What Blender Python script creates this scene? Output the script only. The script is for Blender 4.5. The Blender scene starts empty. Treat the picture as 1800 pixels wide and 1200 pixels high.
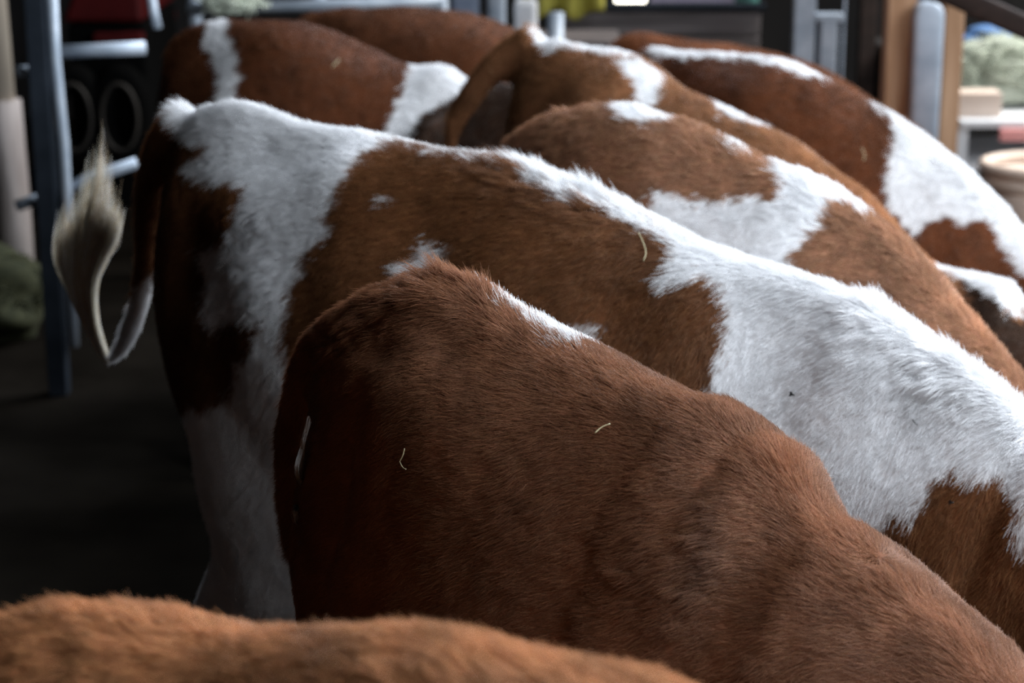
import bpy, bmesh, math, random
import numpy as np
from mathutils import Vector, Matrix

DIAG = False
FUR = 1.0          # fur density factor
rng = np.random.default_rng(7)
random.seed(7)
C = bpy.context.scene.collection

# ------------------------------------------------------------------ camera, world, light, exposure
FPX, CAMH, PITCH = 3600.0, 1.80, math.radians(15.5)
cam_d = bpy.data.cameras.new('camera')
cam = bpy.data.objects.new('camera', cam_d); C.objects.link(cam)
cam.location = (0, 0, CAMH); cam.rotation_euler = (math.pi / 2 - PITCH, 0, 0)
cam_d.sensor_width = 36; cam_d.lens = FPX / 1800 * 36
cam_d.dof.use_dof = True; cam_d.dof.focus_distance = 1.98; cam_d.dof.aperture_fstop = 6.3
bpy.context.scene.camera = cam

vs = bpy.context.scene.view_settings
vs.view_transform = 'Standard'; vs.look = 'None'; vs.gamma = 1; vs.use_curve_mapping = False
vs.exposure = 0.0
bpy.context.scene.cycles.use_denoising = True
bpy.context.scene.cycles.denoising_prefilter = 'NONE'; bpy.context.scene.cycles.denoising_quality = 'HIGH'
bpy.context.scene.cycles.max_bounces = 6

world = bpy.data.worlds.new('world'); bpy.context.scene.world = world
world.use_nodes = True
world.node_tree.nodes['Background'].inputs[0].default_value = (0.62, 0.75, 1.0, 1)
world.node_tree.nodes['Background'].inputs[1].default_value = 0.004

def area(name, loc, target, size, sizey, power, col, spread=180):
    l = bpy.data.lights.new(name, 'AREA'); l.shape = 'RECTANGLE'; l.size = size; l.size_y = sizey
    l.energy = power; l.color = col; l.spread = math.radians(spread)
    o = bpy.data.objects.new(name, l); C.objects.link(o); o.location = loc
    o.rotation_euler = (Vector(target) - Vector(loc)).to_track_quat('-Z', 'Y').to_euler()
    return o
area('daylight_open_side', (4.2, 3.0, 2.8), (0.5, 2.8, 1.1), 3.4, 1.5, 235, (0.86, 0.93, 1.0), 125)
area('daylight_skylight', (1.9, 1.8, 3.7), (0.85, 2.3, 1.1), 1.6, 1.1, 108, (0.84, 0.92, 1.0), 145)
area('daylight_back_opening', (1.2, 7.4, 3.8), (-0.1, 3.4, 1.1), 2.6, 1.2, 150, (0.80, 0.89, 1.0), 110)
area('fill_front_right', (3.0, -1.2, 2.3), (0.0, 3.0, 0.9), 1.6, 1.0, 24, (0.84, 0.94, 1.0), 120)  # added soft fill, unseen, from behind the camera on the right
area('daylight_feed_alley', (4.6, 8.2, 4.6), (2.6, 7.4, 0.6), 2.4, 2.4, 210, (1.0, 0.99, 0.96), 100)

# ------------------------------------------------------------------ small helpers
def unproj(u, v):
    x = (u - 900) / FPX; y = -(v - 600) / FPX
    return np.array([x, math.cos(PITCH) + y * math.sin(PITCH), -math.sin(PITCH) + y * math.cos(PITCH)])
def proj(P):
    P = np.asarray(P, float) - np.array([0, 0, CAMH])
    d = P[..., 1] * math.cos(PITCH) - P[..., 2] * math.sin(PITCH)
    yy = P[..., 1] * math.sin(PITCH) + P[..., 2] * math.cos(PITCH)
    return 900 + FPX * P[..., 0] / d, 600 - FPX * yy / d
def at_depth(u, v, y):
    d = unproj(u, v); return d * (y / d[1]) + np.array([0, 0, CAMH])
def at_height(u, v, z):
    d = unproj(u, v); return d * ((z - CAMH) / d[2]) + np.array([0, 0, CAMH])

def tag(o, label=None, cat=None, group=None, kind=None):
    if label: o['label'] = label
    if cat: o['category'] = cat
    if group: o['group'] = group
    if kind: o['kind'] = kind
    return o

def empty(name, loc, rz=0):
    o = bpy.data.objects.new(name, None); C.objects.link(o)
    o.location = loc; o.rotation_euler = (0, 0, rz); o.empty_display_size = 0.1
    return o

def mesh_obj(name, verts, faces, mat, parent=None, smooth=True):
    me = bpy.data.meshes.new(name); me.from_pydata([tuple(v) for v in verts], [], [tuple(f) for f in faces])
    me.materials.append(mat); me.update()
    if smooth: me.polygons.foreach_set('use_smooth', [True] * len(me.polygons))
    o = bpy.data.objects.new(name, me); C.objects.link(o)
    if parent: o.parent = parent
    return o

class MB:
    """collects boxes, tubes and lofts into one mesh"""
    def __init__(s): s.v = []; s.f = []
    def add(s, v, f):
        n = len(s.v); s.v += [tuple(map(float, p)) for p in v]; s.f += [tuple(i + n for i in q) for q in f]; return s
    def box(s, lo, hi, M=None):
        x0, y0, z0 = lo; x1, y1, z1 = hi
        v = [(x0,y0,z0),(x1,y0,z0),(x1,y1,z0),(x0,y1,z0),(x0,y0,z1),(x1,y0,z1),(x1,y1,z1),(x0,y1,z1)]
        if M is not None: v = [M @ Vector(p) for p in v]
        return s.add(v, [(0,3,2,1),(4,5,6,7),(0,1,5,4),(1,2,6,5),(2,3,7,6),(3,0,4,7)])
    def tube(s, pts, r, n=14, closed=False):
        pts = [np.array(p, float) for p in pts]; m = len(pts)
        rs = r if hasattr(r, '__len__') else [r] * m
        V = []; prev = None
        for i, p in enumerate(pts):
            if closed: t = pts[(i + 1) % m] - pts[i - 1]
            else: t = pts[min(i + 1, m - 1)] - pts[max(i - 1, 0)]
            t = t / (np.linalg.norm(t) + 1e-9)
            if prev is None:
                a = np.array([0, 0, 1.0]) if abs(t[2]) < 0.9 else np.array([1.0, 0, 0])
            else: a = prev
            u = a - t * np.dot(a, t); u /= np.linalg.norm(u); prev = u; w = np.cross(t, u)
            for k in range(n):
                an = 2 * math.pi * k / n
                V.append(p + rs[i] * (math.cos(an) * u + math.sin(an) * w))
        F = []
        for i in range(m if closed else m - 1):
            j = (i + 1) % m
            for k in range(n):
                F.append((i*n+k, i*n+(k+1)%n, j*n+(k+1)%n, j*n+k))
        if not closed: F.append(tuple(range(n))[::-1]); F.append(tuple((m-1)*n + k for k in range(n)))
        return s.add(V, F)
    def build(s, name, mat, parent=None, smooth=False, bevel=0):
        o = mesh_obj(name, s.v, s.f, mat, parent, smooth)
        if bevel:
            b = o.modifiers.new('bevel', 'BEVEL'); b.width = bevel; b.segments = 2
        return o

# ------------------------------------------------------------------ materials
def mat(name, col, rough=0.6, metal=0.0, spec=0.5, noise=None, bump=0.0, emit=None):
    """noise = (scale, colour2, stretch xyz)"""
    m = bpy.data.materials.new(name); m.use_nodes = True
    nt = m.node_tree; b = nt.nodes['Principled BSDF']
    b.inputs['Base Color'].default_value = (*col, 1); b.inputs['Roughness'].default_value = rough
    b.inputs['Metallic'].default_value = metal; b.inputs['Specular IOR Level'].default_value = spec
    if noise:
        tc = nt.nodes.new('ShaderNodeTexCoord'); mp = nt.nodes.new('ShaderNodeMapping')
        mp.inputs['Scale'].default_value = noise[2]
        nz = nt.nodes.new('ShaderNodeTexNoise'); nz.inputs['Scale'].default_value = noise[0]; nz.inputs['Detail'].default_value = 6
        rp = nt.nodes.new('ShaderNodeValToRGB'); rp.color_ramp.elements[0].position = 0.35; rp.color_ramp.elements[1].position = 0.68
        rp.color_ramp.elements[0].color = (*col, 1); rp.color_ramp.elements[1].color = (*noise[1], 1)
        nt.links.new(tc.outputs['Object'], mp.inputs[0]); nt.links.new(mp.outputs[0], nz.inputs['Vector'])
        nt.links.new(nz.outputs['Fac'], rp.inputs[0]); nt.links.new(rp.outputs[0], b.inputs['Base Color'])
        if bump:
            bp = nt.nodes.new('ShaderNodeBump'); bp.inputs['Strength'].default_value = bump; bp.inputs['Distance'].default_value = 0.01
            nt.links.new(nz.outputs['Fac'], bp.inputs['Height']); nt.links.new(bp.outputs[0], b.inputs['Normal'])
    if emit:
        b.inputs['Emission Color'].default_value = (*emit[0], 1); b.inputs['Emission Strength'].default_value = emit[1]
    return m

def coat_material(name, is_fur):
    m = bpy.data.materials.new(name); m.use_nodes = True
    nt = m.node_tree; b = nt.nodes['Principled BSDF']
    at = nt.nodes.new('ShaderNodeAttribute'); at.attribute_name = 'coat'
    nt.links.new(at.outputs['Color'], b.inputs['Base Color'])
    b.inputs['Roughness'].default_value = 0.5 if is_fur else 0.85
    b.inputs['Specular IOR Level'].default_value = 0.22 if is_fur else 0.05
    if is_fur:
        tr = nt.nodes.new('ShaderNodeBsdfTranslucent'); mx = nt.nodes.new('ShaderNodeMixShader')
        mx.inputs[0].default_value = 0.22
        nt.links.new(at.outputs['Color'], tr.inputs['Color'])
        nt.links.new(b.outputs[0], mx.inputs[1]); nt.links.new(tr.outputs[0], mx.inputs[2])
        nt.links.new(mx.outputs[0], nt.nodes['Material Output'].inputs['Surface'])
    return m
SKIN = coat_material('cow_skin', False)
HAIR = coat_material('cow_hair', True)

M = dict(
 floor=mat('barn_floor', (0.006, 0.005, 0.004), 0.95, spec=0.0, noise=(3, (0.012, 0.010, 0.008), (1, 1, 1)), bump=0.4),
 alley=mat('alley_concrete', (0.42, 0.42, 0.41), 0.8, noise=(2, (0.55, 0.54, 0.52), (1, 1, 1))),
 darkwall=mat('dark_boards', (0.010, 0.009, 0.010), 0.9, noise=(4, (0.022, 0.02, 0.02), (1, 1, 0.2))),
 galv=mat('galvanised_steel', (0.33, 0.39, 0.47), 0.5, 0.2, noise=(14, (0.48, 0.54, 0.62), (1, 1, 1))),
 darksteel=mat('dark_steel', (0.012, 0.016, 0.022), 0.7, 0.0, spec=0.1, noise=(9, (0.024, 0.03, 0.04), (1, 1, 1))),
 timber=mat('sawn_timber', (0.30, 0.155, 0.075), 0.7, noise=(5, (0.48, 0.29, 0.17), (6, 6, 0.5)), bump=0.2),
 oldwood=mat('weathered_wood', (0.30, 0.25, 0.23), 0.85, noise=(6, (0.50, 0.44, 0.42), (4, 4, 0.5)), bump=0.4),
 polewood=mat('pale_pole_wood', (0.36, 0.30, 0.24), 0.8, noise=(6, (0.50, 0.43, 0.35), (4, 4, 0.5)), bump=0.3),
 plank=mat('grey_planks', (0.10, 0.085, 0.085), 0.85, noise=(5, (0.22, 0.19, 0.19), (0.5, 4, 8)), bump=0.4),
 beam=mat('dark_beam', (0.03, 0.018, 0.014), 0.75, noise=(5, (0.06, 0.035, 0.028), (1, 5, 5))),
 red=mat('red_paint', (0.10, 0.006, 0.006), 0.6, spec=0.2, noise=(3, (0.05, 0.004, 0.005), (1, 1, 1))),
 black=mat('black_rubber', (0.004, 0.004, 0.004), 0.9, spec=0.05),
 rim=mat('dusty_metal', (0.045, 0.04, 0.035), 0.6, 0.3),
 hay=mat('pale_hay', (0.42, 0.47, 0.38), 0.9, noise=(20, (0.62, 0.66, 0.56), (1, 1, 4)), bump=0.6),
 greenhay=mat('dull_green_hay', (0.018, 0.022, 0.006), 0.9, noise=(20, (0.04, 0.042, 0.014), (1, 1, 4))),
 straw=mat('straw', (0.42, 0.37, 0.22), 0.6),
 carton=mat('pale_board', (0.66, 0.52, 0.43), 0.8, noise=(6, (0.74, 0.62, 0.54), (1, 1, 1))),
 white=mat('white_paint', (0.72, 0.74, 0.78), 0.5, noise=(5, (0.80, 0.81, 0.84), (1, 1, 1))),
 pink=mat('faded_red_paint', (0.80, 0.34, 0.33), 0.6, noise=(5, (0.85, 0.45, 0.43), (1, 1, 1))),
 blue=mat('blue_cloth', (0.10, 0.22, 0.48), 0.8, noise=(5, (0.16, 0.30, 0.55), (1, 1, 1))),
 bluegrey=mat('blue_grey_plastic', (0.17, 0.21, 0.30), 0.6, noise=(5, (0.28, 0.33, 0.42), (1, 1, 1))),
 yellow=mat('yellow_cloth', (0.32, 0.28, 0.04), 0.8, noise=(6, (0.45, 0.42, 0.08), (1, 1, 1))),
 lilac=mat('lilac_sheet', (0.30, 0.27, 0.42), 0.8, noise=(4, (0.5, 0.45, 0.6), (1, 1, 1))),
 teal=mat('teal_plastic', (0.10, 0.30, 0.26), 0.6),
 lamp=mat('lamp_glow', (0.9, 0.9, 0.8), 0.5, emit=((1.0, 0.96, 0.82), 6.0)),
 fly=mat('fly_black', (0.006, 0.006, 0.006), 0.35),
)

# ------------------------------------------------------------------ smooth random fields
class Field:
    def __init__(s, wavelength, n=24, seed=0, dim=3):
        r = np.random.default_rng(seed)
        k = r.normal(size=(n, dim)); k /= np.linalg.norm(k, axis=1)[:, None]
        s.k = k * (2 * math.pi / wavelength) * r.uniform(0.6, 1.5, (n, 1)); s.p = r.uniform(0, 6.28, n); s.n = n
    def __call__(s, P):
        out = np.zeros(len(P))
        for i in range(s.n): out += np.cos(P @ s.k[i] + s.p[i])
        return out * math.sqrt(2 / s.n)

def in_poly(u, v, poly):
    inside = np.zeros(len(u), bool); n = len(poly); j = n - 1
    for i in range(n):
        xi, yi = poly[i]; xj, yj = poly[j]
        if yi != yj:
            c = ((yi > v) != (yj > v)) & (u < (xj - xi) * (v - yi) / (yj - yi) + xi)
            inside ^= c
        j = i
    return inside

# ------------------------------------------------------------------ cow body
def superloft(stations, n=40):
    """stations: list of (centre, side_vec, up_vec, half_width, up_radius, down_radius, exp_top, exp_bottom)"""
    V = []; F = []; m = len(stations)
    for (c, sd, up, w, hu, hd, et, eb) in stations:
        for k in range(n):
            an = 2 * math.pi * k / n; ca, sa = math.cos(an), math.sin(an)
            e = et if sa >= 0 else eb; h = hu if sa >= 0 else hd
            # blend exponents near the equator for a smooth side
            x = math.copysign(abs(ca) ** (2 / e), ca) * w; z = math.copysign(abs(sa) ** (2 / e), sa) * h
            V.append(np.asarray(c) + x * np.asarray(sd) + z * np.asarray(up))
    for i in range(m - 1):
        for k in range(n): F.append((i*n+k, i*n+(k+1)%n, (i+1)*n+(k+1)%n, (i+1)*n+k))
    F.append(tuple(range(n))[::-1]); F.append(tuple((m-1)*n + k for k in range(n)))
    return V, F

def limb(pts, ws, hs, n=20):
    """limb in the cow's frame, elliptical sections across the run of pts"""
    st = []
    pts = [np.array(p, float) for p in pts]
    for i, p in enumerate(pts):
        t = pts[min(i+1, len(pts)-1)] - pts[max(i-1, 0)]; t /= np.linalg.norm(t)
        sd = np.array([0, 1.0, 0]); sd = sd - t * np.dot(sd, t); sd /= np.linalg.norm(sd)
        up = np.cross(t, sd)
        st.append((p, sd, up, ws[i], hs[i], hs[i], 2, 2))
    return superloft(st, n)

def limb2(pts, ws, hs, n=14):
    """flat sideways limb (an ear): wide along the body, thin in height"""
    st = [(p, (0.8, 0, 0.6), (-0.6, 0, 0.8), ws[i], hs[i], hs[i], 2, 2) for i, p in enumerate(pts)]
    return superloft(st, n)

def smooth_line(pts, n):
    """Catmull-Rom through points"""
    P = np.array(pts, float); m = len(P)
    Q = np.vstack([2 * P[0] - P[1], P, 2 * P[-1] - P[-2]]); out = []
    for t in np.linspace(0, m - 1 - 1e-6, n):
        i = int(t); f = t - i; a, b, c, d = Q[i:i+4]
        out.append(0.5 * ((2*b) + (-a + c) * f + (2*a - 5*b + 4*c - d) * f*f + (-a + 3*b - 3*c + d) * f**3))
    return np.array(out)

# u, half width, depth, height of widest line below the top, top exponent, bottom exponent
SEC = np.array([
 (-0.13, 0.05, 0.30, 0.16, 1.8, 2.0),
 (-0.10, 0.11, 0.46, 0.24, 1.7, 2.0),
 (-0.03, 0.165, 0.58, 0.30, 1.6, 2.0),
 ( 0.08, 0.215, 0.64, 0.32, 1.6, 2.0),
 ( 0.20, 0.260, 0.64, 0.30, 1.7, 2.0),
 ( 0.32, 0.270, 0.62, 0.30, 1.75, 2.0),
 ( 0.48, 0.275, 0.64, 0.33, 1.75, 2.0),
 ( 0.65, 0.295, 0.70, 0.38, 1.75, 2.0),
 ( 0.82, 0.285, 0.70, 0.40, 1.65, 2.0),
 ( 0.95, 0.255, 0.70, 0.42, 1.5, 2.0),
 ( 1.07, 0.215, 0.64, 0.36, 1.55, 2.0),
 ( 1.18, 0.17, 0.52, 0.26, 1.7, 2.0),
 ( 1.27, 0.10, 0.34, 0.17, 2.0, 2.0)])

class Cow: pass
COWS = []
def build_cow(name_label, P_px, z0, yaw_deg, top_px, a_tail, a_withers, base, patches=(), extra_front=None, head_at=None,
              width=0.82, bumps=(), tail=None, voxel=0.011, tint=(1, 1, 1), rear_pts=(), group=None, tail_mesh=True, depth=1.0, fit=6, fur_px=-4, sec_edit=(), settle_from=-999):
    cow = Cow(); yaw = math.radians(yaw_deg)
    P = at_height(*P_px, z0)
    h = np.array([math.cos(yaw), math.sin(yaw), 0]); lf = np.array([-h[1], h[0], 0])
    cow.o = np.array([P[0], P[1], 0]); cow.h = h; cow.lf = lf; cow.base = base; cow.patches = patches; cow.tint = tint
    R = np.array([h, lf, [0, 0, 1]])
    cow.toworld = lambda L: np.asarray(L) @ R + cow.o
    cow.tolocal = lambda W: (np.asarray(W) - cow.o) @ R.T
    def on_plane(u, v, off=0.0):
        d = unproj(u, v); O = np.array([0, 0, CAMH])
        t = (np.dot(cow.o - O, lf) + off) / np.dot(d, lf); q = O + d * t
        return cow.tolocal(q)
    cow.on_plane = on_plane
    L = a_withers - a_tail
    def make(px):
        ln = [on_plane(u, v) for u, v in px]
        line = list(rear_pts) + [(p[0], p[2]) for p in ln]
        if extra_front: line += [(line[-1][0] + dx, line[-1][1] + dz) for dx, dz in extra_front]
        line = np.array(line); dense = smooth_line(line, 240)
        ztop = lambda a: np.interp(a, dense[:, 0], dense[:, 1])
        mb = MB(); st = []
        for u in np.linspace(-0.13, 1.27, 57):
            w, D, hw, et, eb = [np.interp(u, sec[:, 0], sec[:, k]) for k in range(1, 6)]
            a = a_tail + u * L; zt = float(ztop(a)); dep = min(D * depth, zt - 0.30)
            if u < 0: zt = zt - 0.9 * u * u * L * 3
            hw2 = hw * depth
            st.append(((a, 0, zt - hw2), (0, 1, 0), (0, 0, 1), w * width, hw2, dep - hw2, et, eb))
        mb.add(*superloft(st, 56))
        seg = dense[dense[:, 0] > a_tail + 0.98 * L]
        if len(seg) < 4: seg = dense[-8:]
        seg = seg[np.linspace(0, len(seg) - 1, 14).astype(int)]
        ws, hs, pts = [], [], []
        for i, p in enumerate(seg):
            f = i / (len(seg) - 1)
            q = seg[min(i+1, len(seg)-1)] - seg[max(i-1, 0)]; q = q / np.linalg.norm(q); nrm = np.array([q[1], -q[0]])
            if nrm[1] > 0: nrm = -nrm
            hh = np.interp(f, [0, 0.5, 1], [0.33, 0.24, 0.15]); ww = np.interp(f, [0, 0.5, 1], [0.16, 0.115, 0.10]) * width
            c = p + nrm * hh
            pts.append((c[0], 0, c[1])); ws.append(ww); hs.append(hh)
        mb.add(*limb(pts, ws, hs, 28))
        return mb, line, dense, ztop, seg
    sec = SEC.copy()
    for (u0, col_, val) in sec_edit: sec[int(np.argmin(abs(sec[:, 0] - u0))), col_] = val
    px = [list(p) for p in top_px]
    for it in range(fit):
        mb, line, dense, ztop, seg = make(px)
        uu, vv = proj(cow.toworld(np.array(mb.v)))
        dv = []
        for i, (u, v) in enumerate(top_px):
            near = abs(uu - u) < 22
            dv.append((v - fur_px) - vv[near].min() if near.any() else 0.0)
        if it == fit - 1 and DIAG: print('fit', name_label[:30], [(int(p[0]), int(d)) for p, d in zip(top_px, dv)])
        us_ = np.array([p[0] for p in top_px], float); dv = np.clip(np.array(dv), -40, 60)
        k_ = slice(1, -1); cf = np.polyfit(us_[k_], dv[k_], 2)
        off_ = np.polyval(cf, np.clip(us_, us_[1], us_[-2]))
        for i in range(len(px)): px[i][1] += 0.7 * off_[i]
    mb, line, dense, ztop, seg = make(px)
    cow.line = line
    zt0 = float(ztop(a_tail + 0.1 * L)); zw = float(ztop(a_withers))
    # head: poll -> muzzle, nose dropping forward and down
    e = seg[-1]; dirn = head_at if head_at else (0.45, -0.89)
    dn = np.array(dirn) / np.linalg.norm(dirn); nn = np.array([dn[1], -dn[0]])
    if nn[0] > 0 and dn[1] < -0.5: nn = -nn
    if nn[1] > 0 and dn[1] >= -0.5: nn = -nn
    hp, hw_, hh_ = [], [], []
    for f, ww, hh in ((-0.06, 0.06, 0.06), (0.0, 0.095, 0.10), (0.12, 0.115, 0.125), (0.22, 0.105, 0.12), (0.34, 0.075, 0.088), (0.44, 0.065, 0.070), (0.50, 0.068, 0.066), (0.535, 0.045, 0.045)):
        c = np.array([e[0], e[1]]) + dn * f + nn * (0.11)
        hp.append((c[0], 0, c[1])); hw_.append(ww); hh_.append(hh)
    mb.add(*limb(hp, hw_, hh_, 24))
    for s in (-1, 1):                 # ears, drooping sideways from the poll
        c = np.array([e[0], 0, e[1]]) + np.array([dn[0], 0, dn[1]]) * 0.06 + np.array([nn[0], 0, nn[1]]) * 0.07
        ep = [c + np.array([0, s * 0.06, 0]), c + np.array([-0.01, s * 0.12, -0.005]), c + np.array([-0.02, s * 0.17, -0.03]), c + np.array([-0.03, s * 0.215, -0.07])]
        mb.add(*limb2(ep, [0.026, 0.042, 0.046, 0.016], [0.02, 0.018, 0.018, 0.012]))
    # legs
    a_h, a_f = a_tail + 0.05 * L, a_tail + 0.98 * L
    zb = zt0 - 0.42
    for s in (-1, 1):
        y = s * 0.135 * width
        mb.add(*limb([(a_h + 0.10, y, zb + 0.16), (a_h + 0.12, y*1.05, zb - 0.02), (a_h + 0.11, y*1.02, 0.66*zb + 0.02), (a_h - 0.02, y, 0.50), (a_h - 0.06, y, 0.42), (a_h - 0.02, y, 0.22), (a_h, y, 0.12), (a_h + 0.04, y, 0.055), (a_h + 0.05, y, 0.005)],
                     [0.07, 0.085, 0.070, 0.045, 0.04, 0.03, 0.034, 0.042, 0.05], [0.16, 0.18, 0.14, 0.07, 0.055, 0.034, 0.038, 0.05, 0.062]))
        mb.add(*limb([(a_f - 0.02, y * 0.8, zw - 0.44), (a_f - 0.01, y * 0.95, zw - 0.60), (a_f - 0.03, y, 0.52), (a_f - 0.02, y, 0.38), (a_f - 0.02, y, 0.20), (a_f, y, 0.11), (a_f + 0.03, y, 0.05), (a_f + 0.04, y, 0.005)],
                     [0.08, 0.085, 0.055, 0.045, 0.032, 0.036, 0.044, 0.05], [0.15, 0.13, 0.075, 0.055, 0.036, 0.04, 0.055, 0.062]))
    # tail
    if tail is not None:
        tp = smooth_line([on_plane(u, v, off) if isinstance(u, (int, float)) else u for (u, v, off, r) in tail], 24)
        rs = np.interp(np.linspace(0, 1, 24), np.linspace(0, 1, len(tail)), [t[3] for t in tail])
        mb.tube(tp, list(rs), 14)
    elif tail_mesh:
        z = float(ztop(a_tail)); a = a_tail - 0.12 * L
        z = float(ztop(a)) - 0.03; tp = smooth_line([(a + 0.10, 0, z - 0.03), (a + 0.01, 0, z - 0.10), (a - 0.03, 0.0, z - 0.28), (a - 0.035, 0, z - 0.55), (a - 0.03, 0, z - 0.80)], 18)
        mb.tube(tp, list(np.linspace(0.036, 0.018, 18)), 12)
    root = empty('cow', tuple(cow.o), yaw)
    tmp = mesh_obj('tmp', mb.v, mb.f, SKIN)
    md = tmp.modifiers.new('r', 'REMESH'); md.mode = 'VOXEL'; md.voxel_size = voxel
    dg = bpy.context.evaluated_depsgraph_get(); dg.update()
    me = bpy.data.meshes.new_from_object(tmp.evaluated_get(dg))
    bpy.data.objects.remove(tmp)
    me.name = 'cow_body'
    nv = len(me.vertices); co = np.empty(nv * 3); me.vertices.foreach_get('co', co); co = co.reshape(-1, 3)
    ne = len(me.edges); ed = np.empty(ne * 2, int); me.edges.foreach_get('vertices', ed); ed = ed.reshape(-1, 2)
    deg = np.bincount(ed.ravel(), minlength=nv).astype(float)[:, None]
    def relax(X, lam, it):
        for _ in range(it):
            s = np.zeros_like(X)
            for k in range(X.shape[1]):
                s[:, k] = np.bincount(ed[:, 0], X[ed[:, 1], k], nv) + np.bincount(ed[:, 1], X[ed[:, 0], k], nv)
            X = X + lam * (s / np.maximum(deg, 1) - X)
        return X
    for _ in range(9): co = relax(co, 0.55, 1); co = relax(co, -0.57, 1)
    co = relax(co, 0.5, 12)
    # relief of the individual animal: (pixel, radius m, amplitude m), both flanks
    def normals(co):
        me.vertices.foreach_set('co', co.ravel()); me.update()
        nn_ = np.empty(nv * 3); me.vertices.foreach_get('normal', nn_); return nn_.reshape(-1, 3)
    N = normals(co)
    W = cow.toworld(co)
    eye = np.array([0, 0, CAMH])
    for (bu, bv, rx, rz, ang, amp) in bumps:
        pu, pv = proj(W); face = ((eye - W) @ R.T * N).sum(1) > 0
        dist2 = (pu - bu)**2 + (pv - bv)**2; dist2[~face] = 1e9
        ok = np.where(dist2 < 12**2)[0]
        if len(ok) == 0: ok = np.array([np.argmin(dist2)])
        i = ok[np.argmin(np.linalg.norm(W[ok] - eye, axis=1))]; c = co[i]
        for s in (1, -1):
            if s == -1 and abs(c[1]) < 0.05: continue
            d = co - np.array([c[0], c[1] * s, c[2]])
            ca, sa = math.cos(math.radians(ang)), math.sin(math.radians(ang))
            # in-plane axes: along the body tilted by ang, and across (height + side)
            al = d[:, 0] * ca + d[:, 2] * sa; ac = -d[:, 0] * sa + d[:, 2] * ca
            g = np.exp(-(al / rx)**2 - (ac / rz)**2 - (d[:, 1] / max(rx, rz) * 0.9)**2) * amp
            co = co + N * g[:, None]
    for it in range(4):               # settle the back line after the relief
        W = cow.toworld(co); pu, pv = proj(W); av, dz, rs_ = [], [], []
        for (u, v) in top_px:
            near = abs(pu - u) < 10
            if u < settle_from or not near.any(): continue
            k = np.where(near)[0]; k = k[np.argmin(pv[k])]
            d = (v - fur_px) - pv[k]; rs_.append((int(u), int(d)))
            dep_ = W[k, 1] * math.cos(PITCH) - (W[k, 2] - CAMH) * math.sin(PITCH)
            av.append(co[k, 0]); dz.append(-np.clip(d, -30, 30) * dep_ / FPX)
        o_ = np.argsort(av); av = np.array(av)[o_]; dz = np.array(dz)[o_]
        if len(dz) > 4: dz = np.convolve(np.r_[dz[0], dz, dz[-1]], [0.25, 0.5, 0.25], 'valid')
        wz = np.clip((co[:, 2] - 0.6) / 0.4, 0, 1)
        co = co + np.outer(np.interp(co[:, 0], av, dz) * wz * 0.8, [0, 0, 1])
        if DIAG and it in (0, 3): print('fin', it, name_label[:24], rs_)
    f1 = Field(0.22, seed=int(abs(P_px[0]) + 3)); co = co + N * (f1(co) * 0.0025)[:, None]
    N = normals(co)
    me.polygons.foreach_set('use_smooth', [True] * len(me.polygons))
    me.materials.clear(); me.materials.append(SKIN)
    cow.co = co; cow.N = N; cow.me = me
    colr = coat_colour(cow, co, N, 0.0)
    at = me.color_attributes.new('coat', 'FLOAT_COLOR', 'POINT')
    at.data.foreach_set('color', np.hstack([colr * 0.8, np.ones((nv, 1))]).ravel())
    body = bpy.data.objects.new('body', me); C.objects.link(body); body.parent = root
    tag(root, name_label, 'cow', 'cattle standing side by side')
    cow.root = root; cow.a_tail = a_tail; cow.a_withers = a_withers; cow.ztop = ztop
    COWS.append(cow)
    return cow

BASES = {'brown': np.array([0.204, 0.086, 0.040]), 'white': np.array([0.76, 0.76, 0.775]), 'dark': np.array([0.030, 0.014, 0.008])}  # the near-black entry is shade painted into the coat
def coat_colour(cow, L, N, rag):
    YS = 0.10
    Lm = L.copy(); Lm[:, 1] = np.where(L[:, 1] > YS, 2 * YS - L[:, 1], L[:, 1])
    # flank away from the photographer: mirrored with a drift so both sides differ
    if rag: Lm = Lm + rng.normal(scale=rag, size=L.shape)
    wob = Field(0.035, seed=5); wob2 = Field(0.035, seed=6)
    Lm[:, 0] += wob(L) * 0.003; Lm[:, 2] += wob2(L) * 0.003
    drift = np.clip((L[:, 1] - YS) / 0.1, 0, 1)
    Lm[:, 0] += drift * 0.09
    u, v = proj(cow.toworld(Lm))
    kind = np.zeros(len(L), int) + (1 if cow.base == 'white' else 0)
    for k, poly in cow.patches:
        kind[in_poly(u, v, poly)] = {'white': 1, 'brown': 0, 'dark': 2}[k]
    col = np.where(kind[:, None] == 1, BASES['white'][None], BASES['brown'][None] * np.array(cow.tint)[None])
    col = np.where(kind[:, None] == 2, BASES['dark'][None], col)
    t1 = Field(0.25, seed=11)(L); t2 = Field(0.05, seed=12)(L)
    var = np.clip(1 + 0.10 * t1 + 0.08 * t2, 0.6, 1.5)
    varw = np.clip(1 + 0.03 * t1 + 0.03 * t2, 0.8, 1.08)
    col = col * np.where(kind == 1, varw, var)[:, None]
    cow.kind_last = kind
    return col

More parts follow.
